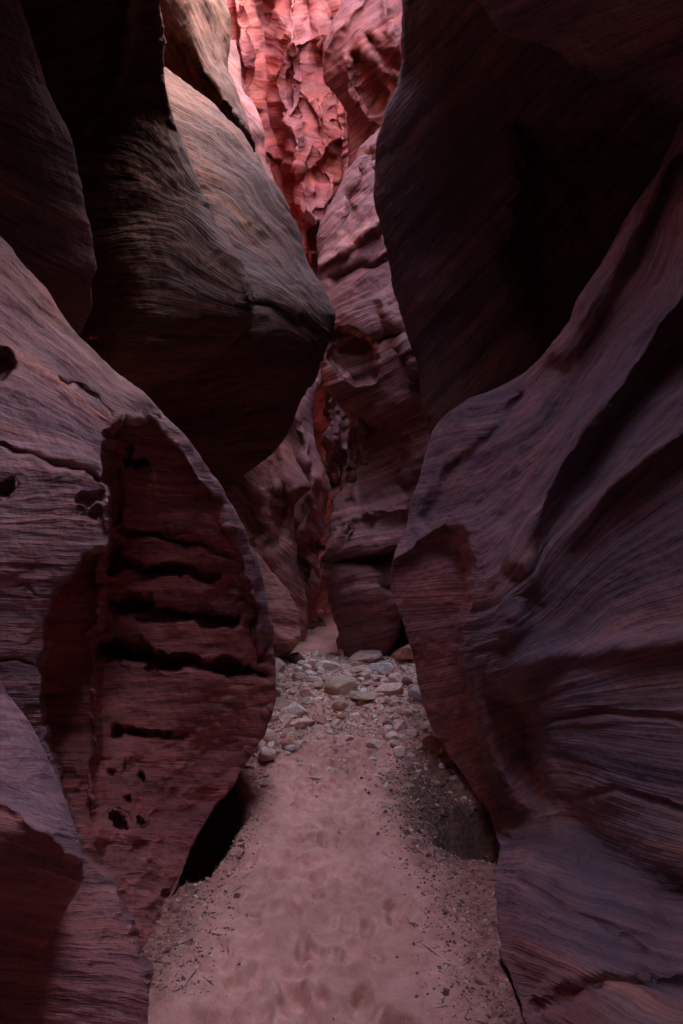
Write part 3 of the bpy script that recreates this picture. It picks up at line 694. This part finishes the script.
mass('rock_wall', 'farthest lower wall seen through the narrow gap behind the pillar', [
 (300, [(290, 14.0), (296, 13.4), (305, 13.0), (325, 12.8), (345, 12.4), (400, 12.0)]),
 (380, [(300, 14.0), (306, 13.4), (315, 12.9), (328, 12.5), (345, 12.2), (400, 12.0)]),
 (430, [(306, 14.0), (312, 13.4), (322, 12.8), (334, 12.3), (350, 12.3), (400, 12.0)]),
 (470, [(308, 14.0), (314, 13.4), (324, 12.9), (334, 12.5), (350, 12.3), (400, 12.0)]),
 (530, [(306, 14.0), (312, 13.5), (320, 13.1), (330, 12.9), (345, 12.6), (400, 12.2)]),
 (600, [(300, 14.0), (306, 13.5), (316, 13.3), (330, 13.1), (345, 12.8), (400, 12.4)]),
 (660, [(300, 14.0), (306, 13.5), (316, 13.3), (330, 13.1), (345, 12.8), (400, 12.4)]),
], PALEMID, bed=-.7, step=1.1, strata=1.6, lump=1.5, seed=117,
 feats=[('line', [(330,385),(336,420),(326,460),(332,500)], 4, -.35), ('line', [(338,400),(342,440),(334,480)], 4, .35), ('pit', 334,412,5,7,.3), ('pit', 332,440,7,8,-.3)])

# ------------------------------------------------------------------ ground
def ground_h(x, y):
    g = .02*fbm(x*1.2, y*1.2, 0, 3, 200)
    cx = -.08+.0*x                                                  # middle of the trodden path
    hw = .40+.05*np.sin(y*2.1)
    off = np.abs(x-cx)-hw
    side = sstep(off/.5)
    g = g+side*(.03+.02*fbm(x*5, y*5, 1, 4, 210)+.006*fbm(x*18, y*18, 1, 3, 220))
    rub = sstep((y-4.4)/1.0)*(1-sstep((y-7.6)/1.2))
    g = g+rub*(.06+.03*fbm(x*4, y*4, 2, 3, 230))
    hol = np.exp(-(((x-.75)/.38)**2+((y-3.35)/.55)**2))             # hollow under the right wall
    wob = .12*fbm(x*4, y*4, 5, 3, 250)
    q = np.sqrt(((x-.86-.06*(y-3.1))/.34)**2+((y-3.15)/.42)**2)+wob; g = g-.12*hol-.34*sstep((1.15-q)/.7)+hol*(.05*fbm(x*9, y*7, 9, 4, 260)+.02*np.abs(fbm(x*22, y*16, 9, 3, 262)))
    q = np.sqrt(((x+.86+.12*(y-3.1))/.30)**2+((y-3.15)/.62)**2)+wob; g = g-.48*sstep((1.15-q)/.5)          # pit dug to make deep shade under the left wall
    return g
xs = np.concatenate([np.linspace(-14, -2.5, 24, endpoint=False), np.linspace(-2.5, -1.2, 70, endpoint=False), np.linspace(-1.2, 1.3, 330, endpoint=False), np.linspace(1.3, 2.6, 70, endpoint=False), np.linspace(2.6, 14, 24)])
ysg = np.concatenate([np.linspace(-14, 1.2, 40, endpoint=False), np.linspace(1.2, 4.6, 440, endpoint=False), np.linspace(4.6, 9, 260, endpoint=False), np.linspace(9, 16, 120, endpoint=False), np.linspace(16, 45, 30)])
GX, GY = np.meshgrid(xs, ysg)
GZ = ground_h(GX, GY)
pathw = 1-sstep((np.abs(GX+.08)-.42)/.2)
dim = np.zeros_like(GX)
r2 = random.Random(4)
for k in range(420):
    fy = 1.3+r2.random()**1.2*4.4; fx = -.08+r2.gauss(0, .26)
    a = r2.gauss(0, .6); ln = r2.uniform(.035, .085); wd = ln*r2.uniform(.45, .7); dp = r2.uniform(.006, .019)
    m_ = (np.abs(GX-fx) < .4) & (np.abs(GY-fy) < .4)
    dx, dy = GX[m_]-fx, GY[m_]-fy
    u = (dx*math.cos(a)+dy*math.sin(a))/wd; v = (-dx*math.sin(a)+dy*math.cos(a))/ln
    q = np.sqrt(u*u+v*v+1e-9)
    dim[m_] += -dp*sstep((1.15-q)/.7)+dp*.45*np.exp(-((q-1.35)/.33)**2)
for (fx, fy) in [(.02, 1.95), (-.28, 2.1), (.3, 2.3), (-.1, 2.5), (.12, 2.85), (-.32, 2.75), (-.02, 3.3), (.2, 3.5)]:
    q = np.sqrt(((GX-fx)/.06)**2+((GY-fy)/.09)**2)
    dim += -.016*sstep((1.1-q)/.8)+.008*np.exp(-((q-1.3)/.3)**2)
dim += .006*fbm(GX*14, GY*14, 0, 3, 240)
GZ = GZ+dim*(.25+.75*pathw)
def gz(x, y):
    j = int(np.clip(np.searchsorted(xs, x), 1, len(xs)-1)); i = int(np.clip(np.searchsorted(ysg, y), 1, len(ysg)-1))
    return float(GZ[i, j])

m, nt, b = newmat('pink_sand'); n = N(nt); p = n.geo(); x, y, z = n.sep(p)
big = n.noise(p, 1.6, 5, .6); med = n.noise(p, 14, 5, .65); fine = n.noise(p, 220, 2, .6)
c = n.ramp(med, [(.3, (.54, .235, .19)), (.5, (.66, .315, .255)), (.7, (.74, .39, .32))])
c = n.mix(n.ramp(big, [(.4, (0, 0, 0)), (.65, (.8, .8, .8))]), c, (.44, .20, .16))
cx = n.math('ADD', x, .08)
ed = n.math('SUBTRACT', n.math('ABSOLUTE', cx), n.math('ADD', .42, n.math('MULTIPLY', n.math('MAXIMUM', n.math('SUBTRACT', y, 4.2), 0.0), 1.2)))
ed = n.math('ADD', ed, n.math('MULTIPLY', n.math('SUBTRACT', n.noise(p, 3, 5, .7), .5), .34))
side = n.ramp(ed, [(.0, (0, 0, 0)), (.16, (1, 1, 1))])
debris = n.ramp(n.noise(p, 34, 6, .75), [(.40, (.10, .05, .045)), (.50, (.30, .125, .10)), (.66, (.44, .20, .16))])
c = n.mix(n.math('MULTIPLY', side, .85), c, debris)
c = n.mix(.45, c, n.ramp(fine, [(.3, (.68, .68, .68)), (.7, (1.25, 1.25, 1.25))]), 'MULTIPLY')
# algae on the bank below the right wall
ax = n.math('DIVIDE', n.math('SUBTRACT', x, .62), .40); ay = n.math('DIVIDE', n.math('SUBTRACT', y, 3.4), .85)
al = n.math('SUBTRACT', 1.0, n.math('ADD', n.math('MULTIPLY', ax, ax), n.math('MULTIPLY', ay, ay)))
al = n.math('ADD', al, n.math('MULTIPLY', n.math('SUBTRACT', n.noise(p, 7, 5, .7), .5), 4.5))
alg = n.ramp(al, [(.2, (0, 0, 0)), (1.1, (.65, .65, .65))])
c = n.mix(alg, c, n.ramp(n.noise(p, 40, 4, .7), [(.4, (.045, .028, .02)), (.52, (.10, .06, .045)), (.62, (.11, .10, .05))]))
nt.links.new(c, b.inputs['Base Color']); b.inputs['Roughness'].default_value = .95; b.inputs['Specular IOR Level'].default_value = .15
nn = n.bump(n.noise(p, 45, 5, .7), .5, .012); nn = n.bump(fine, .4, .003, nn)
nt.links.new(nn, b.inputs['Normal'])
SAND = m
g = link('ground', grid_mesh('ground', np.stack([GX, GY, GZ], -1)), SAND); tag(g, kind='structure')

# ------------------------------------------------------------------ stones
def stone_mat(name, c0, c1):
    m, nt, b = newmat(name); n = N(nt); p = n.geo()
    f = n.noise(p, 22, 5, .65); c = n.ramp(f, [(.32, c0), (.68, c1)])
    c = n.mix(.5, c, n.ramp(n.noise(p, 120, 3, .6), [(.35, (.65, .65, .65)), (.65, (1.2, 1.2, 1.2))]), 'MULTIPLY')
    nt.links.new(c, b.inputs['Base Color']); b.inputs['Roughness'].default_value = .85; b.inputs['Specular IOR Level'].default_value = .3
    nt.links.new(n.bump(n.noise(p, 60, 5, .7), .5, .01), b.inputs['Normal'])
    return m
SM = {'pink': stone_mat('pink_stone', (.52, .30, .25), (.74, .50, .42)), 'red': stone_mat('red_stone', (.34, .12, .09), (.50, .22, .17)),
      'cream': stone_mat('cream_stone', (.60, .44, .37), (.80, .65, .55)), 'tan': stone_mat('tan_stone', (.36, .23, .16), (.56, .38, .27)),
      'grey': stone_mat('grey_stone', (.36, .29, .28), (.58, .48, .46)), 'dark': stone_mat('dark_stone', (.12, .055, .045), (.25, .12, .10))}
def stone_mesh(name, seed, sub=3, flat=.6, mat=None):
    bm = bmesh.new(); bmesh.ops.create_icosphere(bm, subdivisions=sub, radius=1)
    V = np.array([v.co[:] for v in bm.verts])
    rr = np.random.default_rng(seed)
    for k in range(11):                                            # chop flat facets
        d = rr.normal(size=3); d /= np.linalg.norm(d); off = rr.uniform(.58, .88)
        s = V@d; V = V-np.outer(np.maximum(s-off, 0), d)
    V = V*(1+.04*fbm(V[:, 0]*2.2+seed, V[:, 1]*2.2, V[:, 2]*2.2, 3, seed)[:, None])
    V = V*np.array([1, rr.uniform(.65, .95), flat])
    for v, c in zip(bm.verts, V): v.co = c
    me = bpy.data.meshes.new(name); bm.to_mesh(me); bm.free()
    for pl in me.polygons: pl.use_smooth = False
    if mat: me.materials.append(mat)
    return me
lib = {}
for k in SM:
    lib[k] = [stone_mesh('%s_stone' % k, hash_ + 13*i, 3, f, SM[k]) for i, (hash_, f) in enumerate(((3, .5), (21, .65), (47, .4), (71, .8)))]

def stone(kind, x, y, size, label, name='rock', group=None, rot=None, sink=.22, lift=0, big=False, cat='rock', var=None, sy=1.0, sz=1.0):
    me = lib[kind][random.randrange(4) if var is None else var]
    if big: me = stone_mesh(name, int(x*977+y*131) % 9999, 4, (.5, .65, .4, .8)[var or 0], SM[kind])
    o = bpy.data.objects.new(name, me); col.objects.link(o)
    o.scale = (size, size*sy, size*sz); o.rotation_euler = (random.uniform(-.25, .25), random.uniform(-.25, .25), random.uniform(0, 6.28) if rot is None else rot)
    o.location = (x, y, gz(x, y)+size*sz*(.5-sink)+lift)
    return tag(o, label, cat, group)
def gp(px, py, h=.06):      # where a rock seen at (px,py) stands on the ground
    Y = (EYE-h)*F/(py-HZ); return (px-341.5)/F*Y, Y
big_ones = [
 ('cream', 329, 671, .17, 'flat cream boulder at the back of the rubble, in line with the sand beyond', 2), ('tan', 341, 691, .20, 'largest tan boulder in the middle of the rubble', 1),
 ('grey', 381, 672, .16, 'pale bluish grey rock before the foot of the pillar', 3), ('cream', 293, 712, .12, 'pale rounded boulder at the left front of the rubble', 1),
 ('tan', 276, 706, .11, 'brownish rock leaning at the left edge beside the pale rounded boulder', 3), ('dark', 388, 724, .055, 'small dark round stone alone in front of the rubble on the right', 3),
 ('tan', 362, 702, .15, 'long low tan slab lying right of the largest tan boulder', 2), ('pink', 390, 695, .18, 'wide pink slab at the right side of the rubble', 2),
 ('red', 405, 664, .20, 'red boulder wedged against the right wall at the back', 1), ('pink', 429, 739, .09, 'rounded pink stone tucked under the right wall', 1),
 ('dark', 296, 664, .12, 'dark brown rock at the foot of the pink sloping buttress', 3), ('pink', 303, 722, .12, 'flat pink stone half buried in the sand at the left front', 2),
 ('cream', 318, 703, .07, 'small white stone in front of the largest tan boulder', 0), ('pink', 366, 662, .22, 'low pink rock touching the foot of the pillar', 0),
 ('pink', 273, 675, .17, 'pink boulder at the left edge under the alcove rim', 3), ('red', 320, 718, .08, 'flat reddish stone at the front centre of the rubble', 2)]
placed = []
for kd, px, py, s, lab, v in big_ones:
    X, Y = gp(px, py); stone(kd, X, Y, s, lab, name='boulder', big=True, var=v, rot=random.uniform(-.5, .5), cat='boulder'); placed.append((X, Y, s*.8))
cnt = 0; r3 = random.Random(5); tries = 0
labels = {'pink': 'small pink rock among the rubble across the canyon floor', 'red': 'small red rock among the rubble across the canyon floor', 'cream': 'small cream rock among the rubble across the canyon floor',
          'tan': 'small tan rock among the rubble across the canyon floor', 'grey': 'small grey rock among the rubble across the canyon floor', 'dark': 'small dark rock among the rubble across the canyon floor'}
while cnt < 262 and tries < 9000:
    tries += 1
    Y = r3.uniform(4.0, 7.9); X = r3.uniform(-.135*Y-.05, .165*Y)
    if Y < 5.4 and r3.random() < .45+.5*(5.4-Y)/1.4-.25*(abs(X) > .3): continue
    s = min(.15, .022+abs(r3.gauss(0, .045)))
    if any((X-a)**2+(Y-b_)**2 < (s*.6+c_)**2*.75 for a, b_, c_ in placed): continue
    kd = r3.choices(['pink', 'red', 'cream', 'tan', 'grey', 'dark'], [44, 18, 14, 16, 3, 5])[0]
    stone(kd, X, Y, s, labels[kd], group='small %s rubble stones' % kd, lift=r3.uniform(0, .02), sy=r3.uniform(.7, 1.1), sz=r3.uniform(.7, 1.2))
    placed.append((X, Y, s*.6)); cnt += 1
for k in range(12):     # pile by the far sand
    X = -.60+r3.uniform(-.2, .22)*1.0; Y = 11.4+r3.uniform(-.5, .5); s = r3.uniform(.08, .17)
    stone('dark' if k % 3 else 'pink', X, Y, s, 'rock in the little pile on the far left edge of the sand beyond the pillar', group='far rock pile')
for k in range(14):
    X = -.5+r3.uniform(-.6, .6); Y = 13.2+r3.uniform(-.4, .4); s = r3.uniform(.08, .18)
    stone('cream' if k % 2 else 'pink', X, Y, s, 'pale rock at the farthest end of the sandy floor', group='farthest pale rocks')

def scatter(name, n, place, size, mat, seed, flat=.5, kinds='chip'):
    """thousands of tiny chips as one mesh"""
    rr = np.random.default_rng(seed)
    base = np.array([(1, 0, 0), (-1, 0, 0), (0, 1, 0), (0, -1, 0), (0, 0, 1), (0, 0, -1)], float)
    fc = np.array([(0, 2, 4), (2, 1, 4), (1, 3, 4), (3, 0, 4), (2, 0, 5), (1, 2, 5), (3, 1, 5), (0, 3, 5)])
    V, Fc = [], []
    for k in range(n):
        X, Y = place(rr)
        s = size*math.exp(rr.normal()*.5)
        sc_ = np.array([s*rr.uniform(.6, 1.5), s*rr.uniform(.5, 1.1), s*flat*rr.uniform(.6, 1.2)])
        if kinds == 'twig': sc_ = np.array([s*rr.uniform(2, 6), s*.35, s*.3])
        v = base*sc_*rr.uniform(.75, 1.25, size=(6, 1))
        a, t = rr.uniform(0, 6.28), rr.normal()*.35
        v = v@np.array([[1, 0, 0], [0, math.cos(t), -math.sin(t)], [0, math.sin(t), math.cos(t)]])@np.array([[math.cos(a), -math.sin(a), 0], [math.sin(a), math.cos(a), 0], [0, 0, 1]])
        V.append(v+np.array([X, Y, gz(X, Y)+s*flat*.3])); Fc.append(fc+6*k)
    me = bpy.data.meshes.new(name); me.from_pydata(np.concatenate(V).tolist(), [], np.concatenate(Fc).tolist()); me.update()
    o = link(name, me, mat)
    return tag(o, kind='stuff')
def leftbank(rr):
    Y = rr.uniform(1.9, 5.0); return -.48-abs(rr.normal())*.26+.05*rr.normal(), Y
def rightbank(rr):
    Y = rr.uniform(1.7, 4.9); return .34+abs(rr.normal())*.26+.05*rr.normal(), Y
def rub(rr):
    Y = rr.uniform(4.5, 8.0); return rr.uniform(-.14*Y, .17*Y), Y-(rr.random() < .25)*rr.random()*1.0
def alg_(rr):
    return .58+rr.normal()*.16, 3.4+rr.normal()*.38
scatter('debris', 5200, leftbank, .0038, SM['dark'], 1)
scatter('debris', 4200, rightbank, .0038, SM['dark'], 2)
scatter('gravel', 700, leftbank, .005, SM['pink'], 3); scatter('gravel', 700, rightbank, .005, SM['pink'], 4)
scatter('twigs', 700, leftbank, .004, SM['dark'], 5, kinds='twig'); scatter('twigs', 500, rightbank, .004, SM['dark'], 6, kinds='twig')
scatter('gravel', 4200, rub, .018, SM['pink'], 7, .7); scatter('gravel', 1300, rub, .018, SM['tan'], 8, .7); scatter('gravel', 500, rub, .02, SM['cream'], 9, .7)
gm = stone_mat('green_algae', (.025, .03, .014), (.085, .09, .04))
scatter('green_plants', 1800, alg_, .004, gm, 10, .9); scatter('debris', 1100, alg_, .005, SM['dark'], 12, .7)
def pathp(rr): Y = rr.uniform(1.5, 5); return -.1-.02*Y+rr.normal()*.35, Y
scatter('gravel', 260, pathp, .0035, SM['dark'], 13)

# ------------------------------------------------------------------ unseen canyon: walls behind the camera, added light-blocking ends and slotted slab
def closer(name, xf, y0, y1, z0, z1, mat, seed, nx=60, nz=60):
    yy, zz = np.meshgrid(np.linspace(y0, y1, nx), np.linspace(z0, z1, nz))
    xx = xf(yy, zz)+.25*fbm(yy*.7, zz*.7, 0, 3, seed)
    o = link(name, grid_mesh(name, np.stack([xx, yy, zz], -1), {'bed': zz}), mat); return tag(o, kind='structure')
closer('canyon_wall_left', lambda y, z: -1.55-.12*np.sin(y*1.3)+.0*z-.02*z, -14, 1.5, -.2, 9, PURPLE, 301)
closer('canyon_wall_right', lambda y, z: 1.75+.2*np.sin(y*1.1+1)+.02*z, -14, 1.4, -.2, 9, PURPLE, 303)
def rim(name, side, prof, mat):
    """unseen slab added overhead, its slot shaped to control sky light: prof = (y, edge x, height)"""
    P = []
    for (y, e, h) in prof:
        o = 16*side
        P.append([(o, y, -1), (o, y, h+1.2), (e+.5*side, y, h+1.2), (e, y, h+.6), (e+.1*side, y, h), (e+1.5*side, y, h-.4), (o, y, h-.4)])
    o = link(name, grid_mesh(name, np.array(P, float), {'bed': np.array(P)[..., 2]}), mat); return tag(o, kind='structure')
def light_stop(name, y, w, h, mat, seed):
    xx, zz = np.meshgrid(np.linspace(-w, w, 80), np.linspace(-.5, h, 80))
    yy = y+.3*fbm(xx*.5, zz*.5, 0, 3, seed)
    o = link(name, grid_mesh(name, np.stack([xx, yy, zz], -1), {'bed': zz}), mat); return tag(o, kind='structure')
light_stop('light_stop_behind', -11, 17, 9.5, MIDRED, 311); light_stop('light_stop_far', 30, 17, 22, MIDRED, 313)  # added across both ends to keep horizon light out
SLABL = [(-14, .05, 7), (-1.2, .05, 7), (0, -.2, 7), (1.0, -.6, 7), (3.2, -.8, 7), (4.4, -.65, 8), (5.4, -.65, 9.5), (6.3, -.9, 11), (6.9, -1.3, 19), (8, -2.6, 20), (11, -3.4, 20), (12.5, -1.6, 20), (20, -1.2, 20), (40, -1, 20)]
SLABR = [(-14, .1, 7), (-1.2, .1, 7), (0, .2, 7), (1.0, .3, 7), (3.2, .05, 7), (4.4, .7, 8), (5.4, 1.0, 9.5), (6.3, 1.2, 11), (6.9, 2.4, 20), (9, 2.4, 20), (11, 2.4, 20), (12.5, 1.5, 20), (20, 1.3, 20), (40, 1, 20)]
rim('light_slab_left', -1, SLABL, MIDRED); rim('light_slab_right', 1, SLABR, MIDRED)  # unseen slabs whose gap sets how much sky light enters

# ------------------------------------------------------------------ camera, light
cam = bpy.data.cameras.new('camera'); co = bpy.data.objects.new('camera', cam); col.objects.link(co)
cam.sensor_fit = 'VERTICAL'; cam.sensor_height = 36; cam.lens = 36*F/1024
cam.shift_y = (HZ-512)/1024; cam.clip_start = .05; cam.clip_end = 500
co.location = (0, 0, EYE); co.rotation_euler = (R(90), 0, 0)
sc.camera = co

SUN_EL, SUN_AZ = 46, 97     # azimuth clockwise from +Y; the sun stands behind the camera
w = bpy.data.worlds.new('World'); sc.world = w; w.use_nodes = True
nt = w.node_tree; bg = nt.nodes['Background']
sky = nt.nodes.new('ShaderNodeTexSky'); sky.sky_type = 'NISHITA'; sky.sun_disc = False
sky.dust_density = 4; sky.ozone_density = .2; sky.sun_elevation = R(SUN_EL); sky.sun_rotation = R(SUN_AZ)
nt.links.new(sky.outputs[0], bg.inputs[0]); bg.inputs[1].default_value = .15
sl = bpy.data.lights.new('sun', 'SUN'); sl.energy = 2.2; sl.angle = R(.5); sl.color = (1, .93, .85)
so = bpy.data.objects.new('sun', sl); col.objects.link(so)
d = Vector((math.sin(R(SUN_AZ))*math.cos(R(SUN_EL)), math.cos(R(SUN_AZ))*math.cos(R(SUN_EL)), math.sin(R(SUN_EL))))
so.rotation_euler = d.to_track_quat('Z', 'Y').to_euler()
vs = sc.view_settings; vs.view_transform = 'Standard'; vs.look = 'None'; vs.gamma = 1; vs.use_curve_mapping = False; vs.exposure = 5.25
sc.render.engine = 'CYCLES'; cy = sc.cycles
cy.use_denoising = True; cy.max_bounces = 10; cy.diffuse_bounces = 4; cy.glossy_bounces = 2; cy.use_adaptive_sampling = False
cy.sample_clamp_indirect = 0
